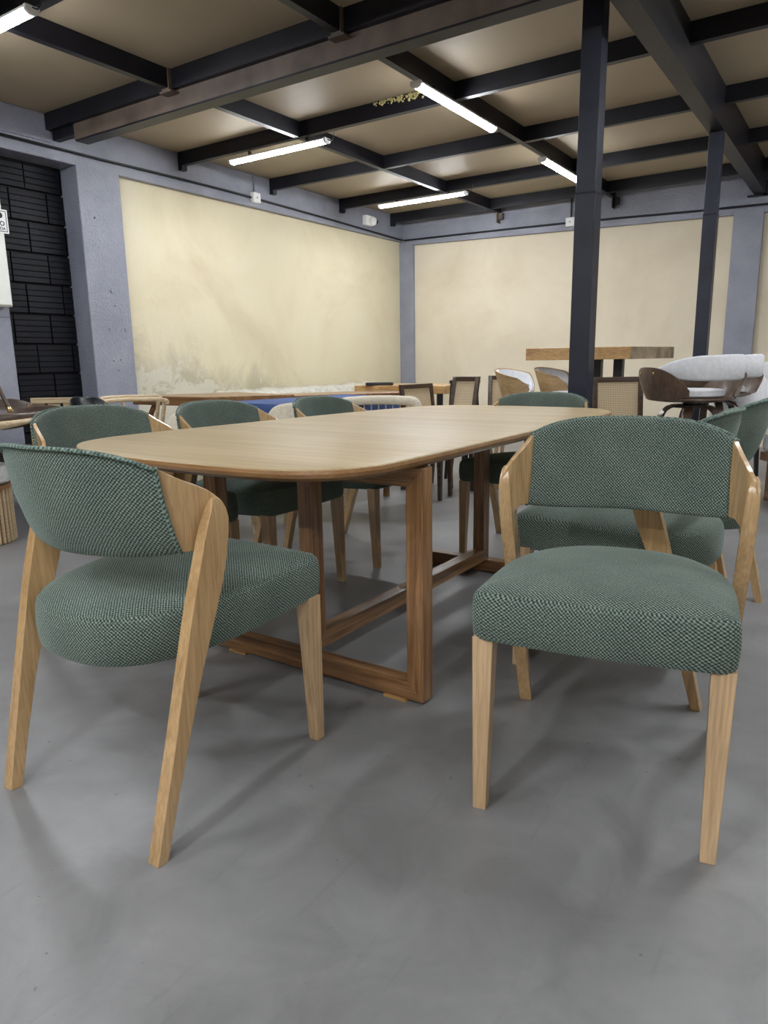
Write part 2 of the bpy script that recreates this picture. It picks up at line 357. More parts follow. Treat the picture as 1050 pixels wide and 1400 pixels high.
# ceiling steel: channels along x
def channel_x(y, zb, zt, x0, x1, th=0.05, mat='beam'):
    bm = bmesh.new(); box(bm, x0, x1, y, y + 0.006, zb, zt); box(bm, x0, x1, y + .006, y + th, zb, zb + 0.007); box(bm, x0, x1, y + .006, y + th, zt - 0.007, zt)
    return obj('ceiling_beam', bm, mat, ceiling)
def channel_y(x, zb, zt, y0, y1, th=0.05, mat='beam'):
    bm = bmesh.new(); box(bm, x + th - .006, x + th, y0, y1, zb, zt); box(bm, x, x + th - .006, y0, y1, zb, zb + 0.007); box(bm, x, x + th - .006, y0, y1, zt - 0.007, zt)
    return obj('ceiling_beam', bm, mat, ceiling)
XS = [-4.09, -2.67, 0.30, 1.75, 3.2]; 
for y in (4.87, 6.10, 7.32, 8.44, 2.42, 1.2, 0.0, -1.2, -2.4): channel_x(y, 2.785, ZC, WL, XR)
for x in XS:
    for y0, y1 in ((YF, 3.56), (3.84, YB)): channel_y(x, 2.782, ZC, y0, y1)
channel_x(3.56, 2.782, ZC, WL, XR)
bm = bmesh.new(); box(bm, -5.19, XR, 3.60, 3.67, 2.668, 2.80); db = obj('ceiling_beam', bm, 'beamr', ceiling)
bm = bmesh.new(); box(bm, -5.17, XR, 3.594, 3.70, 2.656, 2.668); obj('bottom_flange', bm, 'beam', db)
for x in XS:
    bm = bmesh.new(); box(bm, x - 0.01, x + 0.06, 3.535, 3.56, 2.765, ZC); box(bm, x - 0.03, x + 0.08, 3.53, 3.60, 2.755, 2.768)
    obj('end_plate', bm, 'beamr', db)
bm = bmesh.new(); box(bm, WL, -5.19, 3.62, 3.68, 2.72, 2.80); obj('corbel_plate', bm, 'beam', db)
# heavy beam on posts
hb = channel_y(-1.18, 2.62, ZC, YF, YB, 0.11)
for y in (4.87, 6.10, 7.32, 8.44):
    obj('corbel_plate', B(WL, WL + 0.05, y, y + 0.06, 2.745, 2.79), 'beam', ceiling)
for x, mt in ((-4.05, 'beamr'), (-2.62, 'beam')):
    bm = bmesh.new(); box(bm, x - .02, x + .05, YB - .06, YB, 2.70, 2.775); box(bm, x - .01, x + .0, YB - .1, YB, 2.66, 2.78); obj('corbel_plate', bm, mt, ceiling)
bm = bmesh.new(); box(bm, -1.24, -1.02, YB - .05, YB, 2.60, 2.615); box(bm, -1.09, -1.06, YB - .05, YB, 2.60, 2.74); obj('corbel_plate', bm, 'beam', ceiling)

rf = random.Random(8); bm = bmesh.new()
for k in range(150):
    x = -3.30 + .60 * rf.random() ** .9; h_ = (.5 + .5 * (x + 3.3) / .6)
    g = bmesh.ops.create_icosphere(bm, subdivisions=1, radius=rf.uniform(.004, .011)); bmesh.ops.translate(bm, vec=(x, 4.866 - rf.random() * .008, 2.893 - .055 * rf.random() ** 1.8 * h_), verts=g['verts'])
fo = obj('foam_residue', bm, 'moss', ceiling, 180); fo['kind'] = 'stuff'
# steel column and post
def post(name, x, y, wd, h, zj, label):
    t = thing(name, label, 'column', (x, y, 0))
    obj('shaft_lower', B(-wd / 2, wd / 2, -wd / 2, wd / 2, 0.0, zj), 'post', t, bevel=0.004)
    obj('shaft_upper', B(-wd / 2 + .002, wd / 2 - .002, -wd / 2 + .002, wd / 2 - .002, zj + .004, h), 'post', t, bevel=0.004)
    obj('weld_seam', B(-wd / 2 - .001, wd / 2 + .001, -wd / 2 - .001, wd / 2 + .001, zj - .002, zj + .005), 'beam', t)
    obj('base_plate', B(-wd, wd, -wd, wd, 0.0, 0.01), 'beam', t)
    return t
post('steel_column', -1.362, 4.06, 0.111, ZC, 1.86, 'thick dark blue-black square steel column just behind the dining table')
post('steel_post', -1.125, 6.2, 0.098, 2.62, 2.04, 'slimmer dark steel post under the heavy ceiling beam, behind the bar table')

# conduits and wall boxes
tag(obj('conduit', tube(smoothpath([(WL + .014, y, z) for y, z in ((YF, 2.66), (3.2, 2.668), (4.06, 2.668), (5.18, 2.672), (6.46, 2.655), (8.72, 2.60))], 4), 0.011, 8), 'beam', smooth=60), 'dark thin pipe running along the blue-grey band of the left wall', 'pipe')
tag(obj('conduit', tube(smoothpath([(x, YB - .014, z) for x, z in ((-5.47, 2.597), (-3.9, 2.58), (-2.8, 2.56), (-1.05, 2.517), (XR, 2.44))], 4), 0.011, 8), 'beam', smooth=60), 'dark thin pipe running along the blue-grey band of the back wall', 'pipe')
def jbox(loc, along, label):
    t = thing('junction_box', label, 'box', loc)
    a = (0.0, .045, -.055, .055, -.05, .05) if along == 'y' else (-.055, .055, -.045, 0, -.05, .05)
    obj('housing', B(*a), 'whitep', t, bevel=.004)
    l = (.045, .05, -.05, .05, -.045, .045) if along == 'y' else (-.05, .05, -.05, -.045, -.045, .045)
    ld = obj('lid', B(*l), 'whitep', t, bevel=.002)
    s = (.05, .053, -.006, .006, -.006, .006) if along == 'y' else (-.006, .006, -.053, -.05, -.006, .006)
    obj('screw', B(*s), 'dark', ld); return t
j = jbox((WL, 5.853, 2.668), 'y', 'small white junction box on the pipe of the left wall')
obj('riser_pipe', tube([(.014, 0, .05), (.014, 0, .21)], .009, 8), 'stucco', j, 60)
j = jbox((-3.13, YB, 2.572), 'x', 'small white junction box on the pipe of the back wall beside the column')
obj('riser_pipe', tube([(0, -.016, .05), (0, -.016, .27)], .010, 8), 'dark', j, 60)
t = thing('security_camera', 'white security camera high on the left wall near the corner', 'camera', (WL, 7.89, 2.73))
obj('mount', B(0, .06, -.09, .06, -.06, .06), 'whitep', t, bevel=.006)
bm = bmesh.new(); bmesh.ops.create_uvsphere(bm, u_segments=20, v_segments=12, radius=.055); obj('dome', bm, 'whitep', t, 180, (.075, .03, -.005))
bm = bmesh.new(); bmesh.ops.create_uvsphere(bm, u_segments=14, v_segments=8, radius=.024); obj('lens', bm, 'dark', t, 180, (.115, .06, -.012))

# electric panel
t = thing('electric_panel', 'white electric panel with warning sticker on the column at the left edge', 'panel', (WL, 2.80, 1.82))
obj('housing', B(.006, .10, -.34, .285, -.385, .385), 'white', t, bevel=.01)
dr = obj('door', B(.10, .112, -.33, .275, -.375, .375), 'white', t, bevel=.006)
bm = tube([(.113, -.2, -.235), (.122, .215, -.235)], .002, 6); obj('wire', bm, 'dark', dr, 60)
obj('lock', lathe([(.012, 0), (.012, .012), (.004, .016)], 16), 'grey', dr, 60).rotation_euler = (0, R(90), 0)
dr.children[-1].location = (.112, .225, -.235)
st = obj('warning_sticker', B(.1135, .116, .06, .312, .135, .30), 'whitep', t); stk = (.1165,)
bm = bmesh.new(); 
for a in ((.07, .302, .285, .290), (.07, .302, .145, .150), (.07, .075, .145, .290), (.297, .302, .145, .290)): box(bm, .1160, .1168, *a)
obj('border', bm, 'ink', st)
bm = lathe([(.03, 0), (.03, .0015)], 24); bmesh.ops.scale(bm, vec=(1, 1, 1), verts=bm.verts)
def oval(name, y0, y1, z0, z1, x, mat):
    r = (z1 - z0) / 2; pts = []
    for k in range(13): a = -math.pi / 2 + math.pi * k / 12; pts.append((y1 - r + r * math.cos(a), (z0 + z1) / 2 + r * math.sin(a)))
    for k in range(13): a = math.pi / 2 + math.pi * k / 12; pts.append((y0 + r + r * math.cos(a), (z0 + z1) / 2 + r * math.sin(a)))
    bmm = bmesh.new(); loft(bmm, [[(x, y, z) for y, z in pts], [(x + .0012, y, z) for y, z in pts]]); return obj(name, bmm, mat, st)
bm.free(); oval('mark', .09, .275, .238, .278, .1162, 'ink'); oval('mark', .10, .245, .244, .272, .1175, 'yellow')
def text(s, size, loc, rot, mat, parent, name='lettering', align='RIGHT'):
    cu = bpy.data.curves.new(name, 'FONT'); cu.body = s; cu.size = size; cu.extrude = .0006; cu.align_x = align; cu.offset = size * .02
    to = bpy.data.objects.new(name, cu); C.objects.link(to); bpy.context.view_layer.update()
    me = bpy.data.meshes.new_from_object(to.evaluated_get(bpy.context.evaluated_depsgraph_get())); bpy.data.objects.remove(to)
    me.materials.clear(); me.materials.append(M[mat]); o = bpy.data.objects.new(name, me); C.objects.link(o); o.parent = parent; o.location = loc; o.rotation_euler = rot
    return o
text('CO', .045, (.117, .285, .187), (R(90), 0, R(90)), 'ink', st)
text('DE VIDA', .028, (.117, .287, .158), (R(90), 0, R(90)), 'ink', st)

# ------------------------------------------------------------ LED battens
def batten(loc, rotz, label, L=1.08):
    t = thing('led_batten', label, 'lamp', loc, rotz, 'led battens under the ceiling')
    n = 10; h = L / 2
    prof = [(.034 * math.cos(a), -.024 * math.sin(a) ** .8) for a in [math.pi * k / n for k in range(n + 1)]]
    bm = bmesh.new(); loft(bm, [[(x, y, z) for y, z in prof] for x in (-h + .02, h - .02)]); obj('diffuser', bm, 'lamp', t, 50)
    bm = bmesh.new(); box(bm, -h + .02, h - .02, -.036, .036, .0005, .012); obj('tray', bm, 'whitep', t)
    for s in (-1, 1):
        bm = bmesh.new(); a, b_ = sorted((s * h, s * (h - .02)))
        pr = [(y * 1.12, z * 1.12) for y, z in prof] + [(-.038, .014), (.038, .014)]
        loft(bm, [[(x, y, z) for y, z in pr] for x in (a, b_)]); obj('end_cap', bm, 'whitep', t, 50)
    obj('hanger', B(-h * .6, -h * .6 + .02, -.01, .01, .012, .05), 'beam', t); obj('hanger', B(h * .6, h * .6 + .02, -.01, .01, .012, .05), 'beam', t)
    obj('cable', tube(smoothpath([(h, 0, .006), (h + .03, .01, -.005), (h + .05, .02, .03), (h + .06, .02, .075)], 4), .004, 6), 'dark', t, 60)
    return t
ZL = 2.735
batten((-4.18, 2.36, ZL), 0, 'bright LED batten cut by the top left corner of the photo')
batten((-4.34, 4.93, ZL), 0, 'LED batten under the crossing beams near the left wall')
batten((-4.32, 7.27, ZL), 0, 'thin-looking LED batten furthest back, near the room corner', 1.12)
batten((-2.61, 4.90, ZL), 90, 'bright LED batten running along a beam at the top centre', 1.16)
batten((-2.62, 7.05, ZL), 90, 'bright LED batten whose end hides behind the thick column')
for (loc, rz), lab in (
    (((0.36, 3.0, ZL), 90), 'LED batten above the floor right of the dining table'), (((0.36, 5.6, ZL), 90), 'LED batten at the far right of the steel post'),
    (((-4.2, 0.05, ZL), 0), 'LED batten near the left wall behind the camera'), (((-0.9, -0.55, ZL), 90), 'LED batten just behind the camera along a beam'),
    (((0.5, -1.16, ZL), 0), 'LED batten behind the camera, third row, right'), (((-2.4, -1.16, ZL), 0), 'LED batten behind the camera towards the left wall'),
    (((0.6, -2.36, ZL), 0), 'LED batten of the last row behind the camera, right'), (((-1.2, -2.36, ZL), 0), 'LED batten of the last row behind the camera, middle'),
    (((-3.0, -2.36, ZL), 0), 'LED batten of the last row behind the camera, left'), (((2.1, -1.16, ZL), 0), 'LED batten behind the camera near the right wall'),
    (((2.2, 6.8, ZL), 90), 'LED batten at the far right near the back wall'), (((2.2, 3.2, ZL), 90), 'LED batten over the open floor right of the table')):
    batten(loc, rz, lab)

# ------------------------------------------------------------ the green chairs
def seat_outline(inset=0.0, n=18):
    pts = []; hw = .262 - inset; yf = -.012 + inset; yb = .562 - inset; r = .026 - inset * .4
    for k in range(9):  # bowed front edge
        x = -hw + r + (2 * hw - 2 * r) * k / 8; pts.append((x, yf - .014 * (1 - (x / hw) ** 2)))
    for k in range(1, 6):
        a = -math.pi / 2 + (math.pi / 2) * k / 6; pts.append((hw - r + r * math.cos(a), yf + r + r * math.sin(a)))
    for k in range(2 * n + 1):
        a = math.pi * k / (2 * n); e = .78
        cx = math.copysign(abs(math.cos(a)) ** e, math.cos(a)); sy = math.sin(a) ** e
        y0 = .17
        pts.append((hw * cx, y0 + (yb - y0) * sy))
    for k in range(1, 6):
        a = math.pi + (math.pi / 2) * k / 6; pts.append((-hw + r + r * math.cos(a), yf + r + r * math.sin(a)))
    return pts
def make_chair(label, loc, rotz, group='green upholstered dining chairs'):
    t = thing('dining_chair', label, 'chair', loc, rotz, group)
    bm = bmesh.new(); secs = []
    def lay(i, z): secs.append([(x, y, z) for x, y in seat_outline(i)])
    lay(.03, .404); lay(.008, .407); lay(.001, .418); lay(-.002, .46); lay(.0, .496); lay(.003, .507); lay(.009, .515)
    base = seat_outline(.012)
    for f, dz in ((.92, .007), (.82, .014), (.68, .020), (.5, .0245), (.3, .027), (.1, .028)): secs.append([(x * f, .26 + (y - .26) * f, .5185 + dz) for x, y in base])
    secs = [[(x, y, z - .026 * max(0, y) / .56) for x, y, z in s_] for s_ in secs]
    loft(bm, secs); fabric_uv(obj('seat', bm, 'fab', t, 38), uv_seat)
    bm = tube([(x, y, .5065 - .026 * max(0, y) / .56) for x, y in seat_outline(.0035)], .0010, 6, closed=True); obj('seat_seam', bm, 'pip', t, 180)
    for s in (-1, 1):
        obj('leg', taper(s * .237, .006, .030, .030, 0, s * .237, .022, .046, .046, .41), 'oak', t, bevel=.002)
    for s in (-1, 1):
        bm = bmesh.new()
        lv = [(0, .556, .583, .240, .276), (.12, .523, .555, .246, .282), (.25, .484, .523, .252, .288), (.38, .439, .492, .257, .291), (.47, .403, .470, .260, .293), (.54, .376, .451, .262, .295), (.60, .358, .432, .264, .296), (.65, .349, .417, .266, .297), (.685, .346, .404, .268, .297), (.705, .350, .395, .271, .296), (.722, .359, .388, .275, .294), (.731, .370, .383, .280, .291)]
        loft(bm, [[(s * xi, yf, z), (s * xo, yf, z), (s * xo, yr, z), (s * (xi + .004), yr, z)] for z, yf, yr, xi, xo in lv])
        # bent plywood band from the leg to the back
        path = smoothpath([(.294, .347, 0), (.283, .351, 0), (.270, .366, 0), (.260, .392, 0), (.250, .422, 0), (.242, .445, 0), (.235, .458, 0)], 4)
        L = len(path); secs = []
        for i, p in enumerate(path):
            u = i / (L - 1); tn = (path[min(i + 1, L - 1)] - path[max(i - 1, 0)]).normalized(); nr = Vector((-tn.y, tn.x, 0)) * -1
            zt = .698 + .102 * min(1, u / .92) ** .85; zb = .562 + .062 * min(1, u / .62) ** .75
            if u < .12: zt -= (.12 - u) * .15
            th = .012
            q = p + nr * th
            tb, tt = (zb - .70) * .36 * u + .036 * max(0, 1 - u * 2.2) * (.65 - zb) / .08, (zt - .70) * .2 * u
            secs.append([(s * p.x, p.y + tb, zb), (s * p.x, p.y + tt, zt), (s * q.x, q.y + tt, zt), (s * q.x, q.y + tb, zb)])
        loft(bm, secs)
        bl = obj('back_leg', bm, 'oakw', t, 35, bevel=.0015)
    # wrapped backrest
    n = 36; secs = []; topl = []; botl = []
    def bk(u):   # u -1..1
        x = .242 * u * (1.0 + .10 * (1 - u * u))
        y = .458 + .088 * (1 - abs(u) ** 1.75)
        zt = .802 + .043 * (1 - abs(u) ** 3.2); zb = .622 - .012 * (1 - u ** 4)
        th = .028 + .008 * (1 - abs(u) ** 3)
        return x, y, zt, zb, th
    us = [-1 + 2 * i / n for i in range(n + 1)]
    for u in us:
        x, y, zt, zb, th = bk(u); x2, y2 = bk(u + .01)[:2]; x1, y1 = bk(u - .01)[:2]
        tx, ty = x2 - x1, y2 - y1; l = math.hypot(tx, ty); nx, ny = -ty / l, tx / l   # outward (rear) normal
        ring = []
        K = 20
        for k in range(K):
            a = 2 * math.pi * k / K; c_, s_ = math.cos(a), math.sin(a)
            e = .45
            cz = math.copysign(abs(s_) ** e, s_); cn = math.copysign(abs(c_) ** .7, c_)
            z = (zt + zb) / 2 + (zt - zb) / 2 * cz; off = th / 2 * cn; tilt = (z - .70) * (.2 if z > .70 else .36)
            ring.append((x + nx * off, y + ny * off + tilt, z))
        secs.append(ring)
        tl = (zt - .70) * .2; topl.append((x + nx * th * .44, y + ny * th * .44 + tl, zt - .002))
    bm = bmesh.new(); loft(bm, secs); br = obj('backrest', bm, 'fab', t, 60); fabric_uv(br, uv_back)
    obj('piping', tube(topl, .0042, 8), 'pip', br, 180)
    for s in (0, -1):
        rg = secs[s]; obj('piping', tube([rg[k] for k in (15, 16, 17, 18, 19, 0, 1, 2, 3, 4, 5)], .0042, 8), 'pip', br, 180)
    return t
c0 = make_chair('green chair in the left foreground seen from behind, facing the table end', (-1.384, 1.363, 0), 181.5)
def chair(label, x, y, rz, sz=1.0):
    c = copy_tree(c0); c.location = (x, y, 0); c.rotation_euler = (0, 0, R(rz)); c['label'] = label; c.scale = (1, 1, sz); return c
chair('green chair in the right foreground turned to face the camera', -.4035, 1.363, 10)
chair('green chair at the right of the table, seat showing under the foreground chair back', -.885, 2.335, -90)
chair('green chair behind at the right of the table, back cut by the photo edge', -.86, 2.95, -92)
chair('green chair at the far end of the table, only its arched back showing', -1.43, 3.22, 3, .965)
chair('green chair nearest the camera along the left side of the table', -1.97, 1.66, 89)
chair('middle green chair along the left side of the table', -1.925, 2.29, 92, .985)
chair('farthest green chair along the left side of the table', -1.92, 3.03, 91, .965)

# ------------------------------------------------------------ dining table
t = thing('dining_table', 'long rounded wooden dining table with mitred frame legs and pale top', 'table', (0, 0, 0))
ol = [(-.985, 1.62), (-.985, 2.5), (-.985, 3.30), (-1.02, 3.50), (-1.12, 3.63), (-1.28, 3.68), (-1.62, 3.70), (-1.90, 3.66), (-2.04, 3.56), (-2.11, 3.36), (-2.18, 2.9), (-2.24, 2.2), (-2.27, 1.70), (-2.245, 1.52), (-2.17, 1.40), (-2.00, 1.31), (-1.75, 1.265), (-1.45, 1.255), (-1.20, 1.275), (-1.08, 1.33), (-1.01, 1.43)]
def closed_smooth(p, k=5):
    n = len(p); out = []
    for i in range(n):
        q = [Vector((*p[(i + j) % n], 0)) for j in (-1, 0, 1, 2)]
        for jj in range(k):
            u = jj / k; v = 0.5 * ((2 * q[1]) + (q[2] - q[0]) * u + (2 * q[0] - 5 * q[1] + 4 * q[2] - q[3]) * u * u + (3 * q[1] - q[0] - 3 * q[2] + q[3]) * u ** 3); out.append((v.x, v.y))
    return out
ol = closed_smooth(ol)
def shrink(pts, d):
    n = len(pts); out = []
    for i in range(n):
        a, b_ = Vector(pts[i - 1]), Vector(pts[(i + 1) % n]); tt = (b_ - a).normalized(); nn = Vector((-tt.y, tt.x)); p = Vector(pts[i]) + nn * d; out.append((p.x, p.y))
    return out
TZ = .745
bm = bmesh.new(); loft(bm, [[(x, y, z) for x, y in shrink(ol, d)] for d, z in ((.003, TZ - .004), (.005, TZ - .0015), (.009, TZ))]); tp = obj('tabletop', bm, 'top', t, 30)
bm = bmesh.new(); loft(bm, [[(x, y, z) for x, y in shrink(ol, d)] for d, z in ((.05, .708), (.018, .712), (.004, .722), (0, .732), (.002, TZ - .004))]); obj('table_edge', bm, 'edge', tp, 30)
LW = .056
def leg(x0, x1, y0, y1, z0, z1, mt='tleg'): return obj('leg', B(x0, x1, y0, y1, z0, z1), mt, t, bevel=.003)
def mit_x(yc, z0, z1, x0, x1, name):  # bottom/top rails of a transverse frame with mitred ends
    up = z0 < .3
    for_ = [(x0, z0), (x1, z0), (x1 - LW, z1), (x0 + LW, z1)] if up else [(x0 + LW, z0), (x1 - LW, z0), (x1, z1), (x0, z1)]
    bm = bmesh.new(); loft(bm, [[(x, y, z) for x, z in for_] for y in (yc, yc + LW)]); return obj(name, bm, 'tlegx', t, bevel=.0025)
def mit_leg(xa, ya, axis, z0, z1, inner, mat='tleg'):
    # leg with 45 degree ends; inner = +1/-1 direction of the frame's inside
    a = xa if axis == 'x' else ya
    lo, hi = a, a + LW
    if inner > 0: pr = [(lo, z0), (lo, z1), (hi, z1 - LW), (hi, z0 + LW)]
    else: pr = [(hi, z0), (hi, z1), (lo, z1 - LW), (lo, z0 + LW)]
    bm = bmesh.new()
    if axis == 'x': loft(bm, [[(p, y, z) for p, z in pr] for y in (ya, ya + LW)])
    else: loft(bm, [[(x, p, z) for p, z in pr] for x in (xa, xa + LW)])
    return obj('leg', bm, mat, t, bevel=.0025)
for yc in (1.668, 2.985):
    x0, x1 = -1.87, -.992
    mit_leg(x0, yc, 'x', .008, .708, 1); mit_leg(x1 - LW, yc, 'x', .008, .708, -1)
    mit_x(yc, .008, .008 + LW, x0, x1, 'bottom_rail'); mit_x(yc, .708 - LW, .708, x0, x1, 'top_rail')
    for px in (-1.79, -1.13): obj('foot_pad', B(px, px + .08, yc - .006, yc + .045, 0, .008), 'slab', t)
X0 = -1.475; zb = .066
mit_leg(X0, 1.70, 'y', zb, .706, 1); mit_leg(X0, 2.945, 'y', zb, .706, -1)
for z0, z1, nm in ((zb, zb + LW, 'stretcher'), (.706 - LW, .706, 'top_rail')):
    pr = [(1.70, z0), (3.001, z0), (3.001 - LW, z1), (1.70 + LW, z1)] if z0 < .3 else [(1.70 + LW, z0), (3.001 - LW, z0), (3.001, z1), (1.70, z1)]
    bm = bmesh.new(); loft(bm, [[(x, p, z) for p, z in pr] for x in (X0, X0 + LW)]); obj(nm, bm, 'tlegy', t, bevel=.0025)
# ------------------------------------------------------------ furniture behind
VIEW = 33.9
def legs4(t, rx, ry, h, w0, w1, mat, splay=.02, off=(0, 0)):
    for sx in (-1, 1):
        for sy in (-1, 1):
            obj('leg', taper(off[0] + sx * (rx + splay), off[1] + sy * (ry + splay), w0, w0, 0, off[0] + sx * rx, off[1] + sy * ry, w1, w1, h), mat, t, bevel=.002)
def arc(r, a0, a1, n, z=0, cx=0, cy=0, ry=None):
    return [(cx + r * math.cos(R(a0 + (a1 - a0) * k / n)), cy + (ry or r) * math.sin(R(a0 + (a1 - a0) * k / n)), z) for k in range(n + 1)]
def shell(r0, r1, a0, a1, zb, zt, n=20, ry=1.0):   # curved wall; zb, zt functions of u in -1..1
    bm = bmesh.new(); secs = []
    for k in range(n + 1):
        u = -1 + 2 * k / n; a = R(a0 + (a1 - a0) * k / n); c_, s_ = math.cos(a), math.sin(a); b_, t_ = zb(u), zt(u); h = (r1 - r0) * .35
        secs.append([(r * c_, r * s_ * ry, z) for r, z in ((r0, b_ + h), (r0, t_ - h), (r0 + h, t_), (r1 - h, t_), (r1, t_ - h), (r1, b_ + h), (r1 - h, b_), (r0 + h, b_))])
    return loft(bm, secs)
def disc(r, z0, z1, mat, t, name='seat', rnd=.02, n=32):
    return obj(name, lathe([(r - rnd, z0), (r, z0 + rnd * .6), (r, z1 - rnd), (r - rnd * .4, z1 - rnd * .3), (r - rnd * 1.5, z1), (.01, z1 + .004)], n), mat, t, 40)

# round dark table with a stool standing on it
t = thing('round_table', 'round dark wooden table at the left edge with a brass-footed stool on top', 'table', (-4.60, 2.08, 0))
disc(.68, .695, .745, 'dkwood', t, 'tabletop', .015, 64); obj('pedestal', lathe([(.20, 0), (.20, .02), (.08, .06), (.06, .2), (.06, .6), (.16, .695)], 32), 'dkwood', t, 40)
t = thing('stool', 'small dark stool with brass feet standing on the round dark table', 'stool', (-4.20, 2.06, .745), VIEW)
for k in range(4):
    a = R(90 * k); c_, s_ = math.cos(a), math.sin(a)
    l = obj('leg', tube([(c_ * .235, s_ * .235, .028), (c_ * .10, s_ * .10, .40)], [.011, .016], 12), 'dkwood', t, 60)
    obj('foot', tube([(c_ * .245, s_ * .245, 0), (c_ * .243, s_ * .243, .006), (c_ * .235, s_ * .235, .03)], [.008, .016, .012], 12), 'brass', l, 60)
disc(.12, .40, .44, 'dkwood', t)

def low_chair(name, label, loc, rz, mat, hw, studs):
    t = thing(name, label, 'chair', loc, rz)
    obj('backrest', shell(hw - .022, hw, 200, 340, lambda u: .60 + .03 * u * u, lambda u: .805 - .045 * abs(u) ** 3, 24), mat, t, 60)
    disc(hw - .03, .42, .47, mat, t)
    legs4(t, hw * .55, hw * .55, .43, .022, .034, 'dkwood')
    for s in (200, 340):
        a = R(s + (8 if s == 200 else -8)); p = (hw + .001) * math.cos(a), (hw + .001) * math.sin(a)
        obj('arm_post', tube([(p[0], p[1], .42), (p[0], p[1], .76)], .008, 8), studs, t, 60)
    return t
low_chair('leather_chair', 'brown leather low-backed chair behind the round dark table', (-4.75, 2.575, 0), 33.9, 'bleather', .24, 'brass')
low_chair('leather_chair', 'black leather low-backed chair behind the nearest left green chair', (-4.21, 2.86, 0), 30, 'leather', .135, 'brass')

t = thing('slatted_bench', 'pale wooden bench with slatted back below the black block wall', 'bench', (-4.80, 3.02, 0), 33.9)
obj('top_rail', B(-.22, .22, -.018, .018, .735, .775), 'pale', t, bevel=.004)
for x in (-.17, -.06, .05, .16):
    obj('slat', B(x - .042, x + .042, -.008, .008, .46, .735), 'pale', t, bevel=.002)
obj('seat', B(-.22, .22, .0, .36, .42, .46), 'pale', t, bevel=.004); legs4(t, .19, .14, .42, .03, .04, 'pale', 0, (0, .18))

def wishbone(label, loc, rz):
    t = thing('wishbone_chair', label, 'chair', loc, rz, 'round-armed wooden chairs by the left column')
    obj('arm_rail', tube(smoothpath([(-.235, -.12, .738), (-.242, .02, .745), (-.185, .16, .75), (0, .22, .752), (.185, .16, .75), (.242, .02, .745), (.235, -.12, .738)], 6), .016, 10), 'pale', t, 60)
    for s in (-1, 1):
        obj('leg', tube([(s * .24, -.20, 0), (s * .235, -.19, .25), (s * .235, -.19, .46)], [.013, .018, .015], 10), 'pale', t, 60)
        obj('leg', tube(smoothpath([(s * .22, .26, 0), (s * .205, .20, .25), (s * .19, .18, .44), (s * .225, .12, .60), (s * .238, .04, .738)], 4), [.013] * 8 + [.017] * 9, 10), 'pale', t, 60)
    obj('splat', tube(smoothpath([(0, .20, .45), (0, .215, .58), (-.05, .25, .70), (-.06, .26, .755)], 4), .009, 8), 'pale', t, 60)
    obj('seat', B(-.24, .24, -.2, .2, .42, .455), 'cream', t, bevel=.012); return t
wishbone('round-armed pale wooden chair in front of the blue-grey column', (-4.24, 3.21, 0), 60).scale = (.88, .88, 1)
wishbone('round-armed pale wooden chair half hidden behind the nearer one', (-4.66, 3.50, 0), 60).scale = (.88, .88, 1)

def slab(name, label, quad, z0, z1, mat, lmat, leg_r=.03, cat='table', legs=None, curved=False):
    cx = sum(p[0] for p in quad) / 4; cy = sum(p[1] for p in quad) / 4
    t = thing(name, label, cat, (cx, cy, 0)); q = [(x - cx, y - cy) for x, y in quad]
    obj('tabletop', prism(q, z0, z1), mat, t, bevel=.006)
    for x, y in (legs or [(x * .8, y * .8) for x, y in q]):
        if curved: obj('leg', tube(smoothpath([(x * 1.1, y * 1.1, 0), (x, y, .35), (x * 1.02, y, .55), (x * .9, y * .95, z0)], 4), [.016] * 5 + [.022] * 8, 10), lmat, t, 60)
        else: obj('leg', tube([(x, y, 0), (x, y, z0)], leg_r, 10), lmat, t, 60)
    return t
slab('slab_table', 'long brown wooden table along the left wall beside the column', [(-5.08, 3.83), (-4.22, 3.84), (-3.80, 4.40), (-4.66, 4.62)], .672, .745, ['brown'][0], 'brown', curved=True)
def cream_tub(label, loc, rz, hw=.30, h=.79):
    t = thing('cream_armchair', label, 'chair', loc, rz, 'cream armchairs behind the dining table')
    obj('backrest', shell(hw - .06, hw, 170, 370, lambda u: .36, lambda u: h - .10 * abs(u) ** 3, 24), 'cream', t, 60)
    disc(hw - .05, .34, .46, 'cream', t, 'seat', .03); legs4(t, hw * .55, hw * .55, .36, .025, .035, 'pale'); return t
cream_tub('cream upholstered armchair right behind the middle left green chair', (-3.12, 2.86, 0), 75, .27, .775)
cream_tub('cream upholstered armchair between the blue-covered table and the green chairs', (-3.02, 3.46, 0), 60, .17, .755)
t = thing('blue_covered_table', 'long table covered with dark blue cloth behind the green chairs', 'table', (-3.3, 3.95, 0))
q = [(-.36, -.50), (.27, -.57), (.44, .52), (-.19, .69)]
obj('tabletop', prism([(x * .97, y * .97) for x, y in q], .70, .735), 'brown', t)
bm = bmesh.new(); n = 14; rows = []
pts = []
for i in range(4):
    a, b_ = Vector(q[i]), Vector(q[(i + 1) % 4])
    for k in range(n): pts.append(a + (b_ - a) * k / n)
cen = Vector((0.04, .03))
def ring(f, z, wv): return [(cen.x + (p.x - cen.x) * f + wv * math.sin(i * 1.9) * .01, cen.y + (p.y - cen.y) * f + wv * math.cos(i * 1.3) * .01, z + wv * .008 * math.sin(i * 2.3)) for i, p in enumerate(pts)]
loft(bm, [ring(1.0, .58, 1), ring(1.0, .65, .7), ring(1.0, .725, .2), ring(.985, .739, 0), ring(.5, .741, 0)]); obj('cloth', bm, 'blue', t, 50)
for x, y in q: obj('leg', tube([(x * .85, y * .85, 0), (x * .85, y * .85, .70)], .025, 10), 'brown', t, 60)
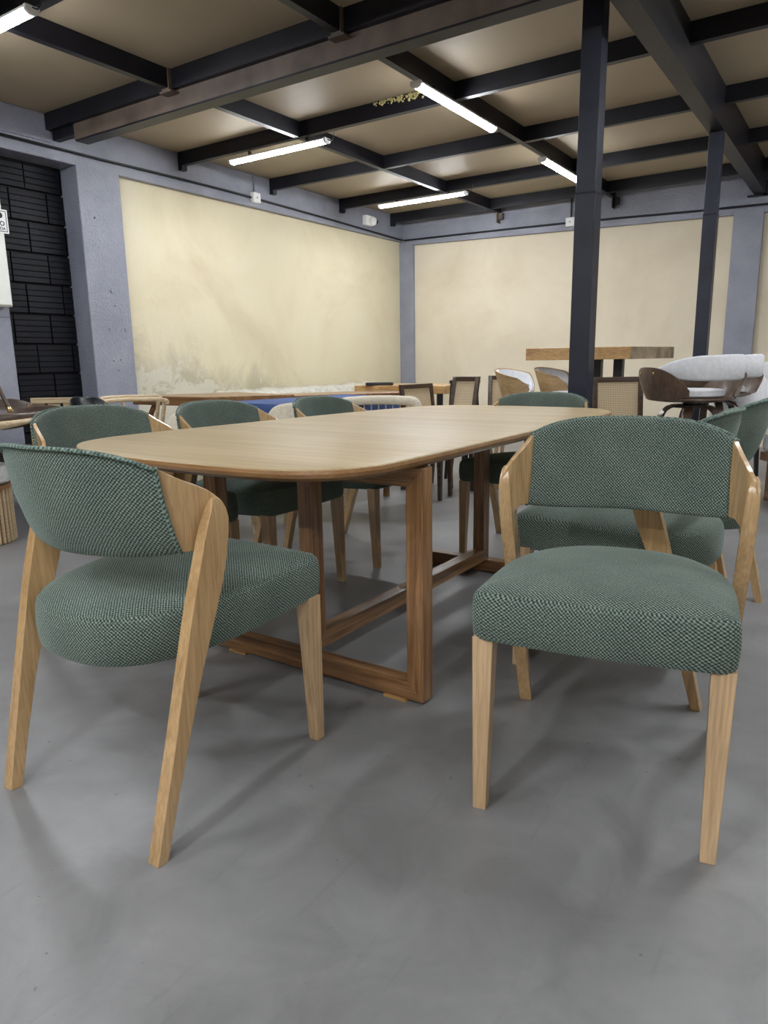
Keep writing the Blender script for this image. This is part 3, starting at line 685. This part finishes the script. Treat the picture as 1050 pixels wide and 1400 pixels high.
t = thing('cream_arch_chair', 'wide cream chair with padded arched rail beyond the farthest left green chair', 'chair', (-2.80, 4.12, 0), 33.9)
obj('padded_rail', tube(smoothpath([(-.27, -.05, .44), (-.275, -.05, .62), (-.25, -.04, .715), (-.16, .0, .728), (0, .03, .732), (.16, .0, .728), (.25, -.04, .715), (.275, -.05, .62), (.27, -.05, .44)], 6), .032, 12), 'cream', t, 60)
for k in range(9): obj('cord', tube([(-.2 + .05 * k, .02, .46), (-.2 + .05 * k, .02, .70)], .004, 6), 'pale', t, 60)
obj('seat', B(-.26, .26, -.45, .04, .36, .46), 'cream', t, bevel=.02); legs4(t, .22, .2, .36, .025, .03, 'pale', .01, (0, -.2))
slab('side_table', 'dark-edged light wooden table between the blue cloth and the wrapped sofa', [(-3.95, 4.42), (-3.32, 5.42), (-3.75, 5.62), (-4.35, 4.66)], .705, .728, 'brown', 'brown')
slab('side_table', 'honey-coloured slab table before the room corner, black case on its end', [(-4.10, 5.62), (-3.18, 5.78), (-3.15, 6.35), (-4.12, 6.25)], .692, .768, 'slab', 'dark')
tag(obj('case', B(-.13, .13, -.05, .05, 0, .028), 'dark', bevel=.006, loc=(-3.87, 5.72, .7685)), 'flat black case lying on the end of the honey-coloured slab table', 'case')
bpy.data.objects['case'].rotation_euler = (0, 0, R(28))
# wrapped sofa along the left wall
t = thing('wrapped_sofa', 'long sofa wrapped in crumpled white plastic along the left wall', 'sofa', (-5.08, 6.4, 0))
bm = bmesh.new(); rn = random.Random(5); secs = []
for k in range(56):
    y = -1.5 + 3.0 * k / 55; hz = .69 + .016 * math.sin(k * .9) * rn.random() + rn.uniform(-.006, .006) - (.25 * max(0, abs(y) - 1.38) / .12)
    secs.append([(-.36, y, 0), (-.36, y, hz), (-.30 + rn.uniform(-.02, .02), y, hz + .035), (-.18 + rn.uniform(-.02, .02), y, hz + .03), (-.10, y, hz), (-.06, y, .50 + rn.uniform(-.02, .02)), (.15, y, .47 + rn.uniform(-.02, .02)), (.36, y, .45), (.38, y, 0)])
loft(bm, secs); obj('plastic_wrap', bm, 'plastic', t, 60)

def cane_chair(label, loc, rz, w_=.42, top=.86, lean=.12, low=.44):
    t = thing('cane_chair', label, 'chair', loc, rz, 'dark-framed cane-backed chairs')
    def P(x, z): return (x, lean * (z - low) / (top - low) , z)
    for s in (-1, 1):
        obj('back_post', loft(bmesh.new(), [[(s * w_ / 2 - .016, y - .014, z), (s * w_ / 2 + .016, y - .014, z), (s * w_ / 2 + .016, y + .014, z), (s * w_ / 2 - .016, y + .014, z)] for y, z in ((.04, 0), (0, low), (lean, top))]), 'dkwood', t, bevel=.003)
        obj('leg', taper(s * (w_ / 2 + .0), -.42, .025, .025, 0, s * w_ / 2, -.42, .035, .035, low - .03), 'dkwood', t, bevel=.002)
    for z0 in (low + .03, top - .03):
        y = lean * (z0 - low) / (top - low); obj('back_rail', B(-w_ / 2 + .012, w_ / 2 - .012, y - .013, y + .019, z0 - .002, z0 + .030), 'dkwood', t, bevel=.003)
    a, b_ = P(0, low + .055), P(0, top - .028)
    obj('cane_panel', loft(bmesh.new(), [[(-w_ / 2 + .012, y, z), (w_ / 2 - .012, y, z), (w_ / 2 - .012, y + .005, z), (-w_ / 2 + .012, y + .005, z)] for _, y, z in (a, b_)]), 'cane', t)
    obj('seat', B(-w_ / 2 + .017, w_ / 2 - .017, -.45, -.018, low - .04, low + .02), 'cream', t, bevel=.01); return t
cane_chair('cane-backed chair partly behind the cream arched chair', (-2.90, 4.86, 0), VIEW + 48, .36, .815, .05)
cane_chair('cane-backed chair leaning left, beside the black spindle stool', (-2.56, 4.86, 0), VIEW - 38, .20, .87, .10)
cane_chair('cane-backed chair half hidden by the light wooden shell stool', (-2.42, 5.45, 0), VIEW - 12, .31, .865, .06)
cane_chair('cane-backed chair beneath the bar table', (-1.40, 4.98, 0), VIEW + 4, .32, .865, .04)
t = thing('spindle_stool', 'black wooden stool with splayed spindles beside a cane-backed chair', 'stool', (-2.76, 5.42, 0), VIEW)
obj('top_rail', B(-.17, .085, -.03, .03, .80, .832), 'dark', t, bevel=.01)
for x0, x1 in ((-.15, -.20), (-.03, -.02), (.055, .10)): obj('spindle', tube([(x1, 0, .0), (x0, 0, .80)], [.014, .013], 8), 'dark', t, 60)
obj('seat', B(-.19, .10, -.16, .16, .44, .465), 'dark', t, bevel=.01); obj('leg', tube([(-.14, .17, 0), (-.1, .1, .45)], .013, 8), 'dark', t, 60); obj('leg', tube([(.10, .17, 0), (.06, .1, .45)], .013, 8), 'dark', t, 60)

def shell_stool(label, loc, rz):
    t = thing('shell_stool', label, 'stool', loc, rz, 'light wooden shell stools at the bar table')
    def cone(r0, th, zlo, dz):
        bm = bmesh.new(); secs = []
        for k in range(49):
            a = 28 + 290 * k / 48; c_, s_ = math.cos(R(a)), math.sin(R(a)); q = .5 + .5 * math.cos(R(a - 150))
            zt = .845 + .085 * q - dz; zb = zlo + .05 * max(0, 1 - q * 3)
            ed = min(1, (a - 28) / 40, (318 - a) / 40); zt = zb + .03 + (zt - zb - .03) * ed ** .6
            rt, rb = r0 + .06 * (zt - .70) / .2, r0
            secs.append([(rb * c_, rb * s_, zb), (rt * c_, rt * s_, zt), ((rt + th) * c_, (rt + th) * s_, zt), ((rb + th) * c_, (rb + th) * s_, zb)])
        return loft(bm, secs)
    obj('wooden_shell', cone(.098, .011, .70, 0), 'shello', t, 60)
    obj('inner_pad', cone(.080, .018, .73, .008), 'whitef', t, 60)
    obj('cushion', lathe([(.15, .69), (.165, .70), (.165, .735), (.14, .752), (.01, .757)], 32, .06, 0), 'whitef', t, 40)
    for k in range(4):
        a = R(45 + 90 * k); obj('leg', tube([(.24 * math.cos(a), .24 * math.sin(a), 0), (.13 * math.cos(a), .13 * math.sin(a), .665)], [.012, .017], 10), 'shello', t, 60)
    return t
shell_stool('light wooden shell stool with white padding, nearer the cane chairs', (-2.13, 4.96, 0), VIEW - 20)
shell_stool('light wooden shell stool with white padding, closer to the dark steel column', (-2.00, 5.40, 0), VIEW - 20)

# bar table
t = thing('bar_table', 'high bar table with thick honey wood slab on black legs', 'table', (-1.70, 5.76, 0))
qq = [(-2.205, 5.265), (-1.467, 5.46), (-1.328, 6.216), (-2.06, 6.02)]
q = [(x + 1.70, y - 5.76) for x, y in qq]
bm = prism(q, .982, 1.072); o = obj('tabletop', bm, ['slab', 'endg'], t, bevel=.003)
for p in o.data.polygons:
    c_ = p.center
    if abs(p.normal.z) < .5 and p.normal.x > .8: p.material_index = 1
for x, y in ((-1.80, 5.755), (-1.645, 5.80)):
    obj('leg', B(x + 1.70 - .035, x + 1.70 + .035, y - 5.76 - .035, y - 5.76 + .035, .012, .982), 'dark', t, bevel=.004)
obj('base_plate', B(-.30, .22, -.16, .18, 0, .012), 'dark', t)

# white padded swivel stools
def swivel(label, loc, rz):
    t = thing('swivel_stool', label, 'stool', loc, rz, 'white and dark wood swivel stools')
    obj('backrest', shell(.255, .291, 196, 352, lambda u: .855 + .06 * max(0, -u) ** 2, lambda u: (1.0 + .012 * u) - .115 * max(0, -u) ** 2.2 - .02 * max(0, u) ** 4, 30), 'whitef', t, 60)
    def wing(a0, a1, top, n=26):
        bm = bmesh.new(); secs = []
        for k in range(n + 1):
            u = -1 + 2 * k / n; a = R(a0 + (a1 - a0) * k / n); zt = .80 + (top - .80) * (1 - abs(u) ** 2.6); zb = .735 + .03 * u * u
            ring = []
            for f in (0, .33, .66, 1): z = zb + (zt - zb) * f; ring.append((.236 + .058 * min(1, (z - .735) / .14) ** .7, z))
            secs.append([(r * math.cos(a), r * math.sin(a), z) for r, z in ring] + [((r + .011) * math.cos(a), (r + .011) * math.sin(a), z) for r, z in ring[::-1]])
        return loft(bm, secs)
    w1 = obj('wooden_wing', wing(148, 256, .935), 'shellw', t, 60)
    obj('wooden_wing', wing(-40, 62, .90), 'shellw', t, 60)
    for a in (188, 214): 
        o = obj('rivet', lathe([(.007, 0), (.007, .004), (.002, .006)], 10), 'brass', w1, 60); o.location = (.3045 * math.cos(R(a)), .3045 * math.sin(R(a)), .90); o.rotation_euler = (0, R(90), R(a))
    obj('seat_shell', lathe([(.10, .722), (.20, .728), (.236, .742), (.228, .752), (.10, .745)], 32), 'shellw', t, 50)
    disc(.20, .752, .80, 'whitef', t, 'cushion', .02)
    obj('hub', lathe([(.11, .690), (.11, .706), (.04, .708), (.04, .722)], 24), 'dark', t, 50)
    for k in range(6):
        a = R(60 * k + 15); c_, s_ = math.cos(a), math.sin(a)
        path = smoothpath([(.05, .694), (.13, .685), (.185, .62), (.205, .45), (.225, .2), (.245, 0)], 5)
        bm = bmesh.new(); secs = []
        for p in path:
            x, z = p.x, p.y; wd = .024
            nx = 0 if z > .67 else 1
            secs.append([(x * c_ - wd * s_, x * s_ + wd * c_, z), (x * c_ + wd * s_, x * s_ - wd * c_, z), ((x + .012) * c_ + wd * s_, (x + .012) * s_ - wd * c_, z + .008 * (1 - nx)), ((x + .012) * c_ - wd * s_, (x + .012) * s_ + wd * c_, z + .008 * (1 - nx))])
        loft(bm, secs); obj('leg', bm, 'dkwood', t, 50)
    return t
swivel('white padded swivel stool with dark wooden wings at the right, nearer one', (-.90, 4.73, 0), VIEW - 10)
swivel('white padded swivel stool mostly hidden behind the nearer white one', (-.87, 5.33, 0), VIEW + 6)
t = thing('tub_chair', 'white tub chair with piped rim right of the swivel stools', 'chair', (-.80, 5.86, 0), VIEW)
obj('backrest', shell(.20, .235, 200, 350, lambda u: .46, lambda u: .87 - .34 * max(0, u) ** 1.8 - .2 * max(0, -u) ** 2, 26), 'whitef', t, 60)
obj('rim', tube([(.2175 * math.cos(R(200 + 150 * k / 26)), .2175 * math.sin(R(200 + 150 * k / 26)), .87 - .34 * max(0, -1 + 2 * k / 26) ** 1.8 - .2 * max(0, 1 - 2 * k / 26) ** 2) for k in range(27)], .009, 8), 'whitep', t, 60)
disc(.2, .42, .50, 'whitef', t, 'seat', .03); legs4(t, .12, .12, .43, .02, .03, 'dark')
slab('plank_table', 'natural plank table at the right edge with a lilac cushion', [(-.86, 6.16), (-.30, 6.36), (-.42, 6.86), (-1.0, 6.66)], .70, .745, 'slab', 'dark')
o = bmesh.new(); bmesh.ops.create_cube(o, size=1); bmesh.ops.subdivide_edges(o, edges=o.edges[:], cuts=6, use_grid_fill=True)
for v in o.verts:
    f = (1 - (2 * v.co.x) ** 2 * .35) * (1 - (2 * v.co.z) ** 2 * .35); v.co = Vector((v.co.x * .26, v.co.y * .12 * f, v.co.z * .20))
tag(obj('cushion', o, 'whitef', None, 180, (-.74, 6.44, .842)), 'lilac white cushion propped on the plank table at the right', 'cushion')
tag(obj('bowl', lathe([(.03, 0), (.06, .012), (.075, .04), (.068, .042), (.03, .02)], 24), 'brown', None, 60, (-.50, 6.40, .746)), 'small brown wooden bowl on the plank table at the right edge', 'bowl')
t = thing('low_sofa', 'low white sofa on a wooden plinth at the right edge behind a chair', 'sofa', (-.28, 5.35, 0), VIEW)
obj('cushion', B(-.12, .75, -.35, .35, .34, .47), 'whitef', t, bevel=.03); obj('plinth', B(-.12, .75, -.35, .35, .28, .34), 'brown', t, bevel=.004)
legs4(t, .38, .3, .28, .03, .03, 'brown', 0, (.31, 0))

# chairs at the left edge
t = thing('fluted_chair', 'chair with fluted wooden drum, grey cushion and curved pale rail at the left edge', 'chair', (-4.215, 2.035, 0), VIEW)
path = smoothpath([(-.36, .16, .66), (-.34, -.08, .665), (-.22, -.27, .668), (.0, -.33, .672), (.20, -.28, .678), (.33, -.12, .69), (.375, .05, .70)], 5)
bm = bmesh.new(); secs = []
for i, p in enumerate(path):
    u = i / (len(path) - 1); tn = (path[min(i + 1, len(path) - 1)] - path[max(i - 1, 0)]).normalized(); nr = Vector((tn.y, -tn.x, 0)); h = .038 * (1 - .7 * max(0, u - .5) / .5); th = .022
    secs.append([p + nr * (th * math.cos(a)) + Vector((0, 0, h * math.sin(a))) for a in [2 * math.pi * k / 12 for k in range(12)]])
loft(bm, secs); obj('top_rail', bm, 'pale', t, 60)
for x, y in ((.10, -.19), (-.14, -.18)): obj('back_post', tube([(x, y, .30), (x * 1.25, y * 1.45, .66)], .014, 10), 'shellw', t, 60)
disc(.215, .335, .455, 'grey', t, 'cushion', .04)
obj('drum', lathe([(.19, .0), (.19, .33)], 40), 'brown', t, 30); obj('rim_band', lathe([(.205, .315), (.208, .318), (.208, .334), (.205, .336)], 40), 'brown', t, 40)
me = None
for k in range(40):
    a = 2 * math.pi * k / 40
    if me is None:
        s_ = obj('slat', loft(bmesh.new(), [[(.186, -.009, z), (.199, -.006, z), (.203, 0, z), (.199, .006, z), (.186, .009, z)] for z in (.005, .314)]), 'pale', t, 40); me = s_
    else:
        s_ = me.copy(); C.objects.link(s_); s_.parent = t
    s_.rotation_euler = (0, 0, a)
